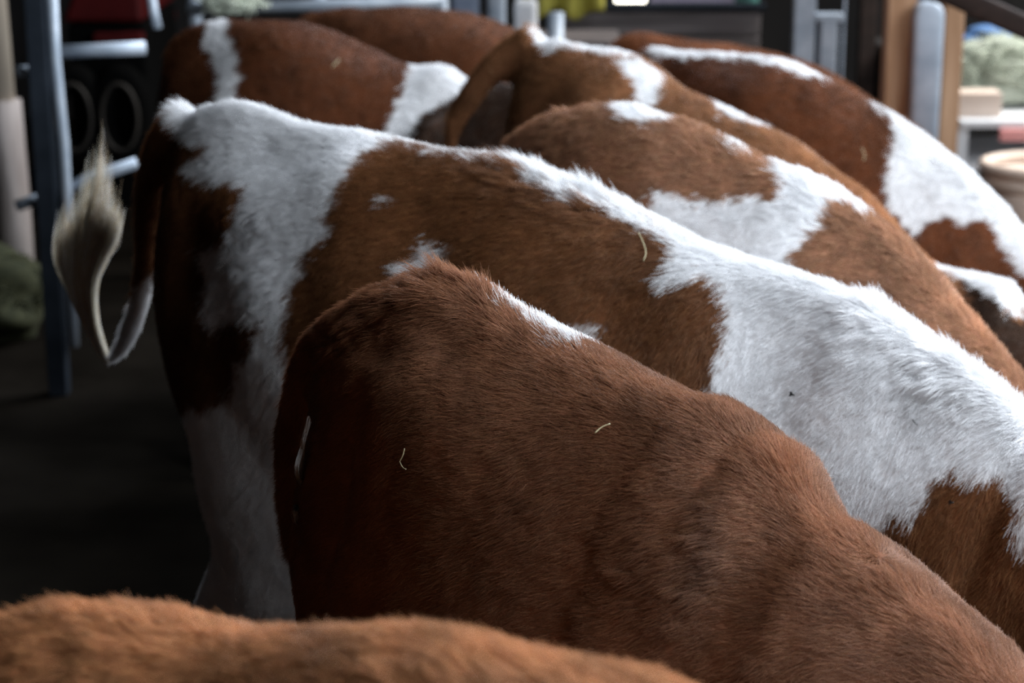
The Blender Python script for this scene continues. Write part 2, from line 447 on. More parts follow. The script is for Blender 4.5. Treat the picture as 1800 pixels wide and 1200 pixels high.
# ------------------------------------------------------------------ fur
def make_curves(name, pts, rad, col, parent, material):
    """pts (n,k,3), rad (k,) or (n,k)"""
    n, k, _ = pts.shape
    hc = bpy.data.hair_curves.new(name); hc.add_curves([k] * n)
    hc.attributes['position'].data.foreach_set('vector', pts.astype(np.float32).ravel())
    ra = hc.attributes.get('radius') or hc.attributes.new('radius', 'FLOAT', 'POINT')
    rr = np.broadcast_to(rad, (n, k)).astype(np.float32).ravel(); ra.data.foreach_set('value', np.ascontiguousarray(rr))
    ca = hc.attributes.new('coat', 'FLOAT_COLOR', 'CURVE')
    ca.data.foreach_set('color', np.hstack([col, np.ones((n, 1))]).astype(np.float32).ravel())
    hc.materials.append(material)
    o = bpy.data.objects.new(name, hc); C.objects.link(o); o.parent = parent; o['kind'] = 'stuff'
    return o

def fur(cow, count, length, radius, elev=20, k=4, lift=(), whorls=(), margin=60, lighten=0.0, fall=1.0, rough=1.0, fore=0.8):
    me = cow.me; me.calc_loop_triangles()
    nt = len(me.loop_triangles); tri = np.empty(nt * 3, int); me.loop_triangles.foreach_get('vertices', tri); tri = tri.reshape(-1, 3)
    A, B, Cc = cow.co[tri[:, 0]], cow.co[tri[:, 1]], cow.co[tri[:, 2]]
    cr = np.cross(B - A, Cc - A); ar = np.linalg.norm(cr, axis=1) / 2; fn = cr / (2 * ar[:, None] + 1e-12)
    ctr = (A + B + Cc) / 3; W = cow.toworld(ctr); u, v = proj(W)
    R = np.array([cow.h, cow.lf, [0, 0, 1]])
    vd = np.array([0, 0, CAMH]) - W; vd /= np.linalg.norm(vd, axis=1)[:, None]
    cosv = ((vd @ R.T) * fn).sum(1)
    inframe = (u > -margin) & (u < 1800 + margin) & (v > -margin) & (v < 1200 + margin)
    w = ar * np.where(inframe & (cosv > -0.12), 1.0, 0.06)
    w *= np.where(ctr[:, 2] < 0.45, 0.3, 1)
    n = int(count * FUR)
    pick = rng.choice(nt, n, p=w / w.sum())
    r1 = np.sqrt(rng.random(n)); r2 = rng.random(n)
    b0, b1, b2 = 1 - r1, r1 * (1 - r2), r1 * r2
    X = A[pick] * b0[:, None] + B[pick] * b1[:, None] + Cc[pick] * b2[:, None]
    Nn = cow.N[tri[pick, 0]] * b0[:, None] + cow.N[tri[pick, 1]] * b1[:, None] + cow.N[tri[pick, 2]] * b2[:, None]
    Nn /= np.linalg.norm(Nn, axis=1)[:, None] + 1e-9
    # flow: back along the body, falling down the flank
    steep = np.clip((cow.ztop(X[:, 0]) - X[:, 2]) / 0.5, 0, 1.2)
    T = np.zeros_like(X); T[:, 0] = -1; T[:, 2] = fall * (-0.25 - 1.1 * steep)
    T[:, 1] = np.tanh(X[:, 1] / 0.08) * 0.35
    Lb = cow.a_withers - cow.a_tail; fwd = np.clip((X[:, 0] - (cow.a_tail + 0.4 * Lb)) / (0.4 * Lb), 0, 1) * np.clip(0.3 + 1.6 * steep, 0, 1)       # neck hair falls straighter
    T[:, 2] -= fore * fwd
    for (wu, wv, rad_, strength) in whorls:
        Wc = cow.toworld(cow.co); pu, pv = proj(Wc); fc = ((np.array([0, 0, CAMH]) - Wc) @ R.T * cow.N).sum(1) > 0
        d2 = (pu - wu)**2 + (pv - wv)**2; d2[~fc] = 1e9; c = cow.co[np.argmin(d2)]
        dd = X - c; g = np.exp(-(np.linalg.norm(dd, axis=1) / rad_)**2) * strength
        dd = dd / (np.linalg.norm(dd, axis=1)[:, None] + 0.004)
        T = T * (1 - np.clip(g, 0, 1))[:, None] + dd * g[:, None] * 1.3
    T -= Nn * (T * Nn).sum(1)[:, None]; T /= np.linalg.norm(T, axis=1)[:, None] + 1e-9
    S = np.cross(Nn, T)
    ang = rough * (0.22 * Field(0.20, seed=21)(X) + 0.13 * Field(0.04, seed=22)(X)) + 0.12 * rough * Field(0.012, seed=24)(X) + rng.normal(scale=0.15, size=n)
    T2 = T * np.cos(ang)[:, None] + S * np.sin(ang)[:, None]
    el = np.radians(elev) * np.clip(1 + 0.25 * rough * Field(0.03, seed=23)(X) + rng.normal(scale=0.22, size=n), 0.25, 2.2)
    ln = length * np.clip(1 + 0.12 * Field(0.1, seed=25)(X) + rng.normal(scale=0.18, size=n), 0.4, 1.8)
    for (lu, lv, rad_, dl, de) in lift:       # longer rougher hair: extra length factor, extra elevation deg
        Wc = cow.toworld(cow.co); pu, pv = proj(Wc); d2 = (pu - lu)**2 + (pv - lv)**2
        cand = np.where(d2 < max(30**2, d2.min() + 1))[0]; c = cow.co[cand[np.argmin(np.linalg.norm(Wc[cand] - np.array([0, 0, CAMH]), axis=1))]]
        g = np.exp(-(np.linalg.norm(X - c, axis=1) / rad_)**2)
        g = g * np.clip(0.75 + 0.5 * Field(0.02, seed=31)(X), 0, 1.7); ln = ln * (1 + dl * g); el = el + math.radians(de) * g
    # near the ridge of the back hair stands a little more
    ridge = np.exp(-(X[:, 1] / 0.035)**2) * (Nn[:, 2] > 0.3)
    el = el + np.radians(10) * ridge; ln = ln * (1 + 0.25 * ridge)
    col = coat_colour(cow, X, Nn, 0.004)
    wht = cow.kind_last == 1
    hv = np.clip(1 + rng.normal(scale=0.20, size=n), 0.45, 1.8)
    hv = np.where(wht, np.clip(1 + rng.normal(scale=0.05, size=n), 0.8, 1.1), hv)
    warm = rng.random(n) * (~wht)
    col = col * hv[:, None]; col[:, 1] *= 1 + 0.15 * warm; 
    # lighter brown hairs along the crest of the back
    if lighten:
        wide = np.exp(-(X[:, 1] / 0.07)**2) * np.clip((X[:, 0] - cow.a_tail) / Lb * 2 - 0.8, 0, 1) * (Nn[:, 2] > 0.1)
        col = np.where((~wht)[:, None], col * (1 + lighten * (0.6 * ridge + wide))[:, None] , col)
    P = np.empty((n, k, 3)); P[:, 0] = X - Nn * 0.001
    seg = ln / (k - 1)
    for i in range(1, k):
        e = el * (1.15 - 0.55 * i / (k - 1))
        d = T2 * np.cos(e)[:, None] + Nn * np.sin(e)[:, None] + rng.normal(scale=0.07, size=(n, 3))
        P[:, i] = P[:, i-1] + d * seg[:, None]
    prof = np.interp(np.linspace(0, 1, k), [0, 0.6, 1], [1.0, 0.85, 0.25])
    rad = radius * prof[None] * np.clip(1 + rng.normal(scale=0.15, size=n), 0.6, 1.5)[:, None]
    return make_curves('fur', P, rad, np.clip(col, 0, 1), cow.root, HAIR)
#@@COWS

def struct(o): o['kind'] = 'structure'; return o
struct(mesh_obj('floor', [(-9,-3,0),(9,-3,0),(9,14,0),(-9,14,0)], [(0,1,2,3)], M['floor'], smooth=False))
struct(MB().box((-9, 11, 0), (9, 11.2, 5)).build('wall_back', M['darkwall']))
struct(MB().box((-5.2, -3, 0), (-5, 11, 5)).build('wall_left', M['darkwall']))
struct(MB().box((2.0, 5.9, 0), (9, 11, 0.03)).build('trim_1', M['alley']))
# ------------------------------------------------------------------ the cows
FRONT = [(0.22, -0.10), (0.42, -0.26), (0.55, -0.42)]
N_ = [(0.18, -0.08), (0.34, -0.22), (0.46, -0.36)]

c1 = build_cow('plain red-brown cow in sharp focus with a thin white streak on its spine', (780, 470), 1.33, -42,
    [(600, 530), (680, 495), (780, 470), (860, 490), (940, 540), (1040, 595), (1130, 640), (1240, 700), (1300, 712), (1350, 738), (1395, 788), (1480, 858), (1560, 930), (1640, 1005), (1700, 1060), (1800, 1165)],
    -0.05, 0.84, 'brown',
    [('white', [(845, 455), (880, 455), (930, 490), (985, 530), (1030, 565), (1060, 598), (1048, 612), (1012, 612), (980, 598), (928, 565), (882, 528), (858, 505)])],
    extra_front=N_, voxel=0.009,
    bumps=[(690, 625, 0.05, 0.022, 5, -0.008), (790, 600, 0.05, 0.018, -10, -0.008), (740, 700, 0.11, 0.06, -10, 0.012), (590, 900, 0.025, 0.14, 0, -0.012), (1210, 900, 0.06, 0.16, -20, 0.010), (1290, 1030, 0.05, 0.10, -20, -0.018),
           (1070, 1040, 0.06, 0.10, -20, -0.020), (1600, 1090, 0.02, 0.07, -25, -0.005), (1330, 800, 0.05, 0.08, -30, -0.006)],
    tail=[(720, 540, 0.0, 0.026), (650, 560, 0.0, 0.025), (590, 590, -0.005, 0.023), (545, 645, -0.01, 0.022), (520, 730, -0.015, 0.021), (515, 860, -0.02, 0.019), (525, 1000, -0.02, 0.016)],
    tint=(0.84, 0.82, 0.97))

c2 = build_cow('white cow with big brown flank patches and a swinging tail, second nearest in the row', (310, 190), 1.30, -38,
    [(310, 190), (360, 184), (450, 193), (520, 205), (600, 222), (700, 243), (780, 255), (860, 275), (1000, 308), (1100, 355), (1200, 408), (1300, 440), (1400, 485), (1470, 508), (1530, 520), (1600, 560), (1650, 600), (1720, 645), (1800, 705)],
    0.14, 1.24, 'white',
    [('brown', [(150,150),(280,150),(300,200),(315,240),(345,248),(368,250),(372,262),(350,275),(325,290),(340,312),(385,318),(430,325),(436,350),(410,395),(395,425),(362,440),(355,460),(368,490),(362,570),(375,578),(420,562),(462,562),(445,620),(420,632),(415,670),(405,700),(370,712),(320,720),(300,735),(272,745),(100,800),(100,200)]),
     ('brown', [(650,270),(700,253),(760,265),(840,280),(900,290),(940,315),(975,340),(1000,355),(1040,355),(1090,380),(1120,400),(1160,410),(1195,440),(1180,470),(1160,490),(1185,505),(1215,495),(1240,480),(1270,510),(1280,540),(1275,600),(1255,660),(1240,695),(1180,790),(900,800),(560,700),(500,625),(495,600),(515,560),(510,545),(515,510),(530,480),(540,450),(560,430),(600,400),(575,390),(580,365),(610,320),(640,290)]),
     ('white', [(275,468),(225,530),(205,560),(170,640),(190,660),(230,650),(262,560)]),
     ('white', [(705,465),(735,452),(760,418),(775,428),(792,450),(792,480),(700,480)]),
     ('white', [(670,345),(692,347),(680,360)]),
     ('white', [(1005,555),(1025,575),(1048,570),(1046,600),(1010,600)]),
     ('brown', [(1560,905),(1590,885),(1600,900),(1605,925),(1620,880),(1650,830),(1680,815),(1700,850),(1720,850),(1750,830),(1780,850),(1795,880),(1785,920),(1790,960),(1850,960),(1900,1300),(1500,1100)])],
    extra_front=N_, depth=1.06, tint=(0.76, 0.69, 0.62),
    bumps=[(470, 260, 0.10, 0.05, 0, -0.008), (600, 300, 0.05, 0.05, 0, 0.010), (760, 380, 0.07, 0.08, 0, -0.010), (330, 470, 0.05, 0.10, 0, -0.012),
           (1560, 640, 0.10, 0.12, -50, 0.010), (1400, 640, 0.05, 0.12, -20, -0.008), (1715, 950, 0.02, 0.12, -10, -0.014)],
    tail=[(335, 205, 0.0, 0.034), (298, 240, -0.0, 0.032), (272, 300, -0.0, 0.028), (262, 380, -0.0, 0.025), (258, 460, -0.0, 0.023), (240, 540, 0, 0.022), (213, 605, 0, 0.020), (190, 634, 0, 0.013)])

c0 = build_cow('orange-brown cow closest to the camera, only its blurred back showing', (250, 1080), 1.32, -24,
    [(-160, 1160), (0, 1107), (130, 1082), (280, 1080), (400, 1110), (600, 1124), (750, 1122), (870, 1132), (1000, 1160), (1150, 1204)],
    -0.22, 0.80, 'brown', extra_front=N_, tint=(1.95, 2.0, 2.05), fur_px=10)

c3 = build_cow('brown cow with a broad white shoulder, right behind the brown-patched white one', (1040, 185), 1.26, -40,
    [(900, 225), (950, 205), (1040, 183), (1110, 187), (1200, 205), (1280, 240), (1370, 280), (1450, 315), (1530, 368), (1590, 410), (1640, 460), (1710, 540), (1800, 645)],
    -0.08, 0.80, 'brown',
    [('white', [(1075,180),(1110,180),(1180,198),(1200,210),(1165,214),(1130,218),(1100,210)]),
     ('white', [(1270,230),(1300,245),(1330,268),(1290,265)]),
     ('white', [(1150,330),(1175,335),(1200,350),(1240,345),(1255,355),(1290,345),(1330,345),(1360,352),(1375,345),(1378,320),(1365,290),(1360,270),(1400,275),(1440,300),(1490,330),(1530,355),(1548,385),(1510,378),(1480,358),(1460,365),(1450,390),(1420,420),(1400,440),(1395,470),(1410,490),(1400,560),(1250,560),(1160,450)])],
    extra_front=N_, tint=(1.1, 1.2, 1.5), voxel=0.013,
    tail=[(1000, 215, 0.0, 0.032), (945, 228, 0.0, 0.030), (905, 250, -0.0, 0.028), (885, 290, -0.0, 0.024), (880, 360, 0.0, 0.020), (885, 460, 0.0, 0.016)])

c4 = build_cow('brown cow with its tail arched out and a white star-shaped mark behind the hip', (950, 65), 1.24, -42,
    [(905, 95), (925, 76), (950, 63), (1010, 70), (1090, 82), (1140, 100), (1180, 132), (1260, 172), (1350, 213), (1430, 262), (1500, 312), (1560, 365), (1620, 430), (1660, 462), (1720, 472)],
    0.06, 0.95, 'brown',
    [('white', [(930,50),(955,55),(1000,60),(1050,62),(1130,78),(1140,95),(1100,102),(1040,92),(1000,84),(960,94)]),
     ('white', [(1085,106),(1130,108),(1175,145),(1160,170),(1150,195),(1125,195),(1120,150),(1095,125)]),
     ('white', [(1255,165),(1290,175),(1345,205),(1362,228),(1300,212),(1265,194)]),
     ('dark', [(1690,480),(1720,500),(1770,540),(1790,570),(1900,560),(1900,900),(1750,700)]),  # shadow under the white ear painted into the cheek
     ('white', [(1650,455),(1700,465),(1735,465),(1800,500),(1796,562),(1760,530),(1700,492),(1650,475)])],
    settle_from=1000, head_at=(0.75, -0.66), tint=(1.0, 1.0, 1.0), voxel=0.013,
    tail=[(950, 75, 0.0, 0.045), (905, 100, -0.02, 0.042), (860, 135, -0.05, 0.036), (820, 190, -0.07, 0.030), (795, 240, -0.08, 0.026), (780, 330, -0.06, 0.022)])

c5 = build_cow('dark red-brown cow with a wholly white neck, farther back at the right', (1200, 90), 1.15, -40,
    [(1050, 95), (1120, 84), (1200, 86), (1350, 98), (1400, 108), (1460, 136), (1520, 168), (1560, 190), (1620, 226), (1690, 280), (1750, 335), (1800, 390)],
    -0.05, 0.84, 'brown',
    [('white', [(1130,80),(1200,80),(1280,84),(1350,90),(1400,104),(1450,125),(1464,145),(1430,140),(1390,125),(1340,108),(1250,103),(1160,100)]),
     ('white', [(1515,155),(1545,165),(1600,180),(1700,230),(1830,340),(1850,520),(1790,470),(1775,440),(1760,430),(1735,380),(1720,385),(1690,395),(1670,382),(1640,385),(1620,400),(1610,415),(1560,365),(1560,320),(1565,270),(1575,245),(1570,215),(1540,190)])],
    extra_front=N_, tint=(0.56, 0.43, 0.38), voxel=0.013)

c6 = build_cow('plain reddish cow of which only a sliver of back shows, before the grey planks', (1200, 68), 1.02, -38,
    [(1000, 78), (1080, 62), (1200, 66), (1300, 76), (1400, 98), (1470, 125), (1540, 170)],
    -0.15, 0.95, 'brown', extra_front=N_, tint=(0.9, 0.72, 0.62), voxel=0.016)

c7 = build_cow('dark brown cow with a narrow white band down its rump and a white poll', (410, 30), 1.20, -22,
    [(300, 62), (340, 42), (400, 31), (520, 34), (570, 46), (640, 76), (700, 102), (740, 114), (790, 114), (828, 134)],
    -0.10, 0.72, 'brown',
    [('dark', [(700,255),(722,235),(750,198),(770,188),(835,138),(930,120),(930,400),(700,400)]),  # black gap below the white poll painted as shade on the coat
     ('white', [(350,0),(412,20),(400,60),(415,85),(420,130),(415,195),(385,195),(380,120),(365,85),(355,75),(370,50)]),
     ('white', [(735,90),(850,90),(850,140),(800,175),(765,190),(745,200),(715,250),(670,250),(700,180)])],
    head_at=(0.45, -0.89), tint=(0.50, 0.38, 0.34), voxel=0.013)

c8 = build_cow('plain dark brown cow farthest back at the left, standing beyond the white-banded one', (650, 12), 1.15, -28,
    [(520, 30), (560, 18), (650, 10), (780, 14), (860, 30), (940, 60), (1010, 100)],
    -0.15, 0.80, 'brown', extra_front=N_, tint=(0.60, 0.50, 0.48), voxel=0.016)

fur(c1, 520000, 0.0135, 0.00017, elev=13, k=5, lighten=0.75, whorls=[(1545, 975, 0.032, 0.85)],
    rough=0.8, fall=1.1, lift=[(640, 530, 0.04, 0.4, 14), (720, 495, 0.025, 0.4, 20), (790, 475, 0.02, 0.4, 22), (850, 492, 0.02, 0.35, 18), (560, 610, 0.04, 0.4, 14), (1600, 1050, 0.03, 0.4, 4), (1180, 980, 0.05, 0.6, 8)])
fur(c2, 420000, 0.0165, 0.00026, elev=13, rough=0.55, fall=1.4, fore=2.6, k=4, lift=[(900, 280, 0.06, 0.5, 20), (1050, 330, 0.06, 0.6, 20), (1530, 530, 0.05, 0.4, 14), (400, 480, 0.08, 0.4, 5), (1680, 640, 0.05, 0.5, 16)])
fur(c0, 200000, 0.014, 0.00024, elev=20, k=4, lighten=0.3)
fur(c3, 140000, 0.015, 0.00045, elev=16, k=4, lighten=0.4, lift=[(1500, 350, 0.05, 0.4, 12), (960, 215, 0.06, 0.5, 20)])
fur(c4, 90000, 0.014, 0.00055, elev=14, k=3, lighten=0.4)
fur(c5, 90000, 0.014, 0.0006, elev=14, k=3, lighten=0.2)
fur(c6, 25000, 0.014, 0.0009, elev=14, k=3)
fur(c7, 70000, 0.014, 0.0007, elev=14, k=3)
fur(c8, 45000, 0.014, 0.0008, elev=14, k=3)

# the raised switch of the second cow's tail, flicked up beside the rump
def strands(cow, paths, n, spread, radius, cols, taper=0.3, name='tail_switch'):
    """n strands that follow a blend of guide paths given in the cow's frame"""
    k = 12; G = np.array([smooth_line(p, k) for p in paths])
    w = rng.dirichlet([0.28] * len(paths), n)
    P = np.einsum('ng,gkc->nkc', w, G)
    off = rng.normal(size=(n, 1, 3)) * spread * np.linspace(0.35, 1.0, k)[None, :, None]
    wav = np.sin(np.linspace(0, 5, k)[None, :, None] + rng.uniform(0, 6.28, (n, 1, 3))) * spread * 0.35
    cut = rng.uniform(0.7, 1.0, (n, 1, 1)); 
    P = P + off + wav
    t = np.linspace(0, 1, k)[None, :, None] * cut
    idx = t[..., 0] * (k - 1); i0 = np.clip(idx.astype(int), 0, k - 2); fr = (idx - i0)[..., None]
    P = np.take_along_axis(P, i0[..., None], 1) * (1 - fr) + np.take_along_axis(P, (i0 + 1)[..., None], 1) * fr
    prof = np.interp(np.linspace(0, 1, k), [0, 0.7, 1], [1, 0.9, taper])
    c = np.array(cols)[rng.integers(0, len(cols), n)] * rng.uniform(0.8, 1.1, (n, 1))
    return make_curves(name, P, radius * np.broadcast_to(prof, (n, k)), np.clip(c, 0, 1), cow.root, HAIR)
pl = c2.on_plane
sw = strands(c2, [
    [pl(190, 634), pl(165, 600), pl(135, 545), pl(110, 480), pl(100, 440), pl(112, 395)],
    [pl(190, 634), pl(158, 570), pl(140, 480), pl(150, 400), pl(174, 300), pl(181, 205)],
    [pl(190, 634), pl(160, 580), pl(150, 500), pl(170, 430), pl(192, 400), pl(206, 360)],
    [pl(190, 634), pl(170, 590), pl(155, 530), pl(180, 460), pl(208, 420), pl(214, 370)],
    [pl(190, 634), pl(172, 570), pl(170, 500), pl(190, 450), pl(210, 410), pl(217, 370)],
    [pl(190, 634), pl(150, 570), pl(118, 500), pl(95, 455), pl(98, 410), pl(106, 370)]],
    2600, 0.0040, 0.00035, [(0.72, 0.70, 0.62), (0.62, 0.56, 0.42), (0.74, 0.74, 0.76), (0.55, 0.42, 0.28)])

# ------------------------------------------------------------------ things round the cattle
def P_(u, v, y): return at_depth(u, v, y)
def px_at(y): return y / FPX / math.cos(PITCH) * 1.03       # metres per pixel, roughly, near the top of the frame
def post(mb, u, v, y, w, d, top, lean=0.0, bottom=0.0):
    """square post through the point seen at (u, v), depth y"""
    p = P_(u, v, y); x = p[0]
    mb.box((x - w/2, y - d/2, bottom), (x + w/2, y + d/2, top)); return x

# weathered pole at the left edge, with a thicker foot
t = empty('wooden_pole', (P_(12, 200, 7.0)[0], 7.0, 0)); tag(t, 'weathered pale wooden pole at the left edge with a grey thicker lower half', 'pole')
zj = P_(12, 175, 7.0)[2]; x0 = t.location.x
MB().tube([(0, 0, 0), (0.005, 0, zj * 0.5), (0, 0, zj)], [0.062, 0.056, 0.052], 18).build('lower_section', M['oldwood'], t, True)
MB().tube([(-0.012, 0, zj), (-0.03, 0, 1.75), (-0.04, 0, 2.8)], [0.044, 0.042, 0.042], 18).build('upper_section', M['polewood'], t, True)

# tubular gate
gy = 5.9
t = empty('metal_gate', (P_(75, 200, gy)[0], gy, 0)); tag(t, 'dark steel gate with pale galvanised bars at the left, beyond the tail', 'gate')
def gl(u, v, dy=0.0): p = P_(u, v, gy + dy); return (p[0] - t.location.x, dy, p[2])
MB().box((-0.028, -0.03, 0), (0.028, 0.03, 2.3)).build('post', M['darksteel'], t, bevel=0.004)
MB().tube([gl(90, -40), gl(97, 100), gl(112, 250), gl(120, 410)] + [(gl(124, 500)[0], 0, 0.15)], 0.016, 14).build('upright', M['galv'], t, True)
MB().tube([gl(100, 92, 0.1), gl(255, 84, 0.1)], 0.020, 14).build('rail', M['galv'], t, True)
MB().tube([gl(30, 126, 0.05), gl(62, 124, 0.05)], 0.017, 14).build('rail', M['galv'], t, True)
MB().tube([gl(112, 336, 0.04), gl(160, 312, 0.04), gl(240, 286, 0.04)], 0.017, 14).build('rail', M['galv'], t, True)
MB().tube([gl(30, 362, 0.05), gl(76, 346, 0.05)], 0.017, 14).build('rail', M['galv'], t, True)
MB().tube([gl(262, -30, 0.2), gl(270, 20, 0.2), gl(277, 50, 0.2)], 0.014, 14).build('hanging_bar', M['galv'], t, True)

# red farm machine
ry = 8.6
t = empty('farm_machine', (P_(190, 60, ry)[0], ry, 0)); tag(t, 'dark red farm machine with two dusty wheels behind the gate', 'machine')
def rl(u, v, dy=0.0): p = P_(u, v, ry + dy); return (p[0] - t.location.x, dy, p[2])
a, b = rl(108, 40), rl(250, -70)
MB().add([(a[0], 0, a[2]), (rl(250, 40)[0], 0, a[2]), (rl(250, 40)[0], 0, b[2]), (rl(150, -70)[0], 0, b[2]),
          (a[0], 0.9, a[2]), (rl(250, 40)[0], 0.9, a[2]), (rl(250, 40)[0], 0.9, b[2]), (rl(150, -70)[0], 0.9, b[2])],
         [(0,1,2,3),(7,6,5,4),(0,4,5,1),(1,5,6,2),(2,6,7,3),(3,7,4,0)]).build('hood', M['red'], t, bevel=0.02)
a, b = rl(165, 78), rl(250, 58)
MB().box((a[0], -0.02, a[2]), (b[0], 0.9, b[2])).build('side_panel', M['red'], t, bevel=0.01)
MB().box((rl(110, 0)[0], 0.05, rl(0, 400)[2]), (rl(250, 0)[0], 0.85, rl(0, 44)[2])).build('chassis', M['black'], t, bevel=0.02)
for uu in (130, 212):
    c = rl(uu, 205, -0.10); w = MB(); R_ = 0.17
    w.tube([(c[0] + R_ * 0.5 * math.cos(q), -0.06 , c[2] + R_ * math.sin(q)) for q in np.linspace(0, 2*math.pi, 30)[:-1]], 0.05, 10, closed=True)
    wo = w.build('wheel', M['black'], t, True)
    r_ = MB(); r_.tube([(c[0] + 0.075 * math.cos(q), -0.12, c[2] + 0.14 * math.sin(q)) for q in np.linspace(0, 2*math.pi, 30)[:-1]], 0.010, 8, closed=True)
    r_.build('rim', M['rim'], wo, True)

# galvanised rail along the back of the pen
ty = 7.4
t = empty('pen_rail', (P_(330, 14, ty)[0], ty, 0)); tag(t, 'pale galvanised rail along the top edge behind the farthest cow backs', 'rail')
p0, p1 = P_(330, 16, ty), P_(780, 2, ty)
MB().tube([(0, 0, p0[2]), (p1[0] - p0[0], 0, p1[2])], 0.021, 14).build('bar', M['galv'], t, True)
for uu in (340, 560, 775):
    x = P_(uu, 10, ty)[0] - p0[0]; MB().tube([(x, 0.03, 0), (x, 0.03, 1.5)], 0.025, 12).build('post', M['galv'], t, True)

def tuft(name, c, r, n, mt, label, cat, seed, flat=0.6, thick=0.006, kind=None):
    """a heap of stalks: one lumpy body with loose stems"""
    r_ = np.random.default_rng(seed); bm = bmesh.new(); bmesh.ops.create_icosphere(bm, subdivisions=4, radius=1)
    V = np.array([v.co[:] for v in bm.verts]); f = Field(0.7, seed=seed)(V); F = [tuple(v.index for v in q.verts) for q in bm.faces]; bm.free()
    V = V * (1 + 0.10 * f)[:, None] * np.array([r[0], r[1], r[2]]); V[:, 2] = np.maximum(V[:, 2], -r[2] * 0.6)
    mb = MB(); mb.add(V, F)
    for i in range(n):
        q = r_.normal(size=3); q /= np.linalg.norm(q); q[2] = abs(q[2])
        p = q * np.array(r) * 0.97; d = r_.normal(size=3); d[2] *= 0.5; d /= np.linalg.norm(d); ln = r_.uniform(0.05, 0.14)
        mb.tube([p - d * ln * 0.5, p + q * 0.012, p + d * ln * 0.5 + np.array([0, 0, -0.01])], thick / 2, 4)
    o = mb.build(name, mt, None, True); o.location = c; tag(o, label, cat); return o
p = P_(405, 6, 7.1); tuft('straw_tuft', (p[0], 7.1, p[2] + 0.0), (0.085, 0.07, 0.05), 120, M['hay'], 'pale tuft of straw caught on the rail above the white-banded rump', 'straw', 3)
p = P_(30, 520, 6.8); tuft('hay_heap', (p[0] - 0.10, 6.62, 0.10), (0.26, 0.22, 0.17), 400, M['greenhay'], 'dull green hay heap in shade at the foot of the wooden pole', 'hay', 4)

# blurred gear behind the cows at the top middle
def canister(u, v, y, w, h, mt, label, stand):
    p = P_(u, v, y); t = empty('canister', (p[0], y, stand)); tag(t, label, 'canister', 'canisters behind the cows')
    MB().box((-w/2, -w/2, 0), (w/2, w/2, h)).build('container', mt, t, bevel=0.02)
    MB().tube([(-w*0.3, 0, h), (-w*0.3, 0, h + 0.03), (0, 0, h + 0.045), (w*0.3, 0, h + 0.03), (w*0.3, 0, h)], 0.010, 8).build('handle', mt, t, True)
    MB().tube([(w*0.38, w*0.2, h - 0.005), (w*0.38, w*0.2, h + 0.03)], 0.022, 12).build('cap', M['darksteel'], t, True)
bz = P_(880, 62, 8.0)[2]
t = empty('bench', (P_(900, 60, 8.0)[0], 8.0, 0)); tag(t, 'dark bench carrying blue-grey canisters behind the cows', 'bench')
MB().box((-0.45, -0.18, bz - 0.03), (0.42, 0.18, bz)).build('bench_top', M['plank'], t, bevel=0.004)
for sx in (-0.4, 0.37):
    for sy in (-0.14, 0.14): MB().box((sx - 0.02, sy - 0.02, 0), (sx + 0.02, sy + 0.02, bz - 0.03)).build('leg', M['plank'], t)
canister(818, 60, 8.0, 0.11, 0.17, M['bluegrey'], 'blue-grey canister, leftmost of three behind the cows', bz)
canister(873, 60, 7.95, 0.07, 0.22, M['galv'], 'tall narrow pale canister, middle of three behind the cows', bz)
canister(924, 60, 8.0, 0.09, 0.14, M['white'], 'short whitish canister, rightmost of three behind the cows', bz)
t = MB().tube([(0, 0, 0), (0, 0, P_(975, 22, 7.6)[2])], 0.030, 14).build('steel_post', M['galv'], None, True); t.location = (P_(977, 30, 7.6)[0], 7.6, 0)
tag(t, 'short pale steel post left of the grey planks, behind the white-backed cow', 'post')
# yellow cloth hanging from a line
yb = MB(); V = []; F = []; n1, n2 = 18, 10
for i in range(n1):
    for j in range(n2):
        V.append((0.16 * (i / (n1 - 1) - 0.5) * 2 , 0.03 * math.sin(i * 1.1) + 0.01 * j / n2, -0.30 * j / (n2 - 1) - 0.02 * math.sin(i * 0.7)))
for i in range(n1 - 1):
    for j in range(n2 - 1): F.append((i*n2+j, (i+1)*n2+j, (i+1)*n2+j+1, i*n2+j+1))
yb.add(V, F); p = P_(990, 26, 8.2); o = yb.build('cloth', M['yellow'], None, True); o.location = (p[0], 8.2, p[2] + 0.30)
sm = o.modifiers.new('thick', 'SOLIDIFY'); sm.thickness = 0.006
tag(o, 'dull yellow cloth hanging above the grey planks', 'cloth')

# grey plank partition with an opening above it
wy = 8.4
t = empty('plank_partition', (P_(1160, 60, wy)[0], wy, 0)); tag(t, 'low partition of weathered grey planks behind the cow backs', 'partition')
xl, xr = P_(985, 60, wy)[0] - t.location.x, P_(1335, 60, wy)[0] - t.location.x
z1 = P_(1160, 16, wy)[2]; hgt = z1 / 8
for i in range(8): MB().box((xl, -0.02 + 0.003 * (i % 2), i * hgt + 0.004), (xr, 0.02, (i + 1) * hgt - 0.004)).build('plank', M['plank'], t, bevel=0.004)
for x in (xl + 0.05, xr - 0.05): MB().box((x - 0.04, 0.02, 0), (x + 0.04, 0.10, z1)).build('stud', M['plank'], t)
MB().box((xl - 0.02, -0.05, z1), (xr + 0.02, 0.07, z1 + 0.02)).build('cap_rail', M['darksteel'], t)
p = P_(1108, 3, 9.2)
t = empty('lamp', (p[0], 9.2, p[2] + 0.0)); tag(t, 'glowing round lamp at the top edge above the grey planks', 'lamp')
MB().tube([(0, 0, -0.035), (0, 0, -0.02), (0, 0, 0.03), (0, 0, 0.05)], [0.045, 0.068, 0.068, 0.03], 24).build('bulb', M['lamp'], t, True)
MB().tube([(0, 0, 0.05), (0, 0, 1.2)], 0.01, 8).build('cord', M['black'], t, True)
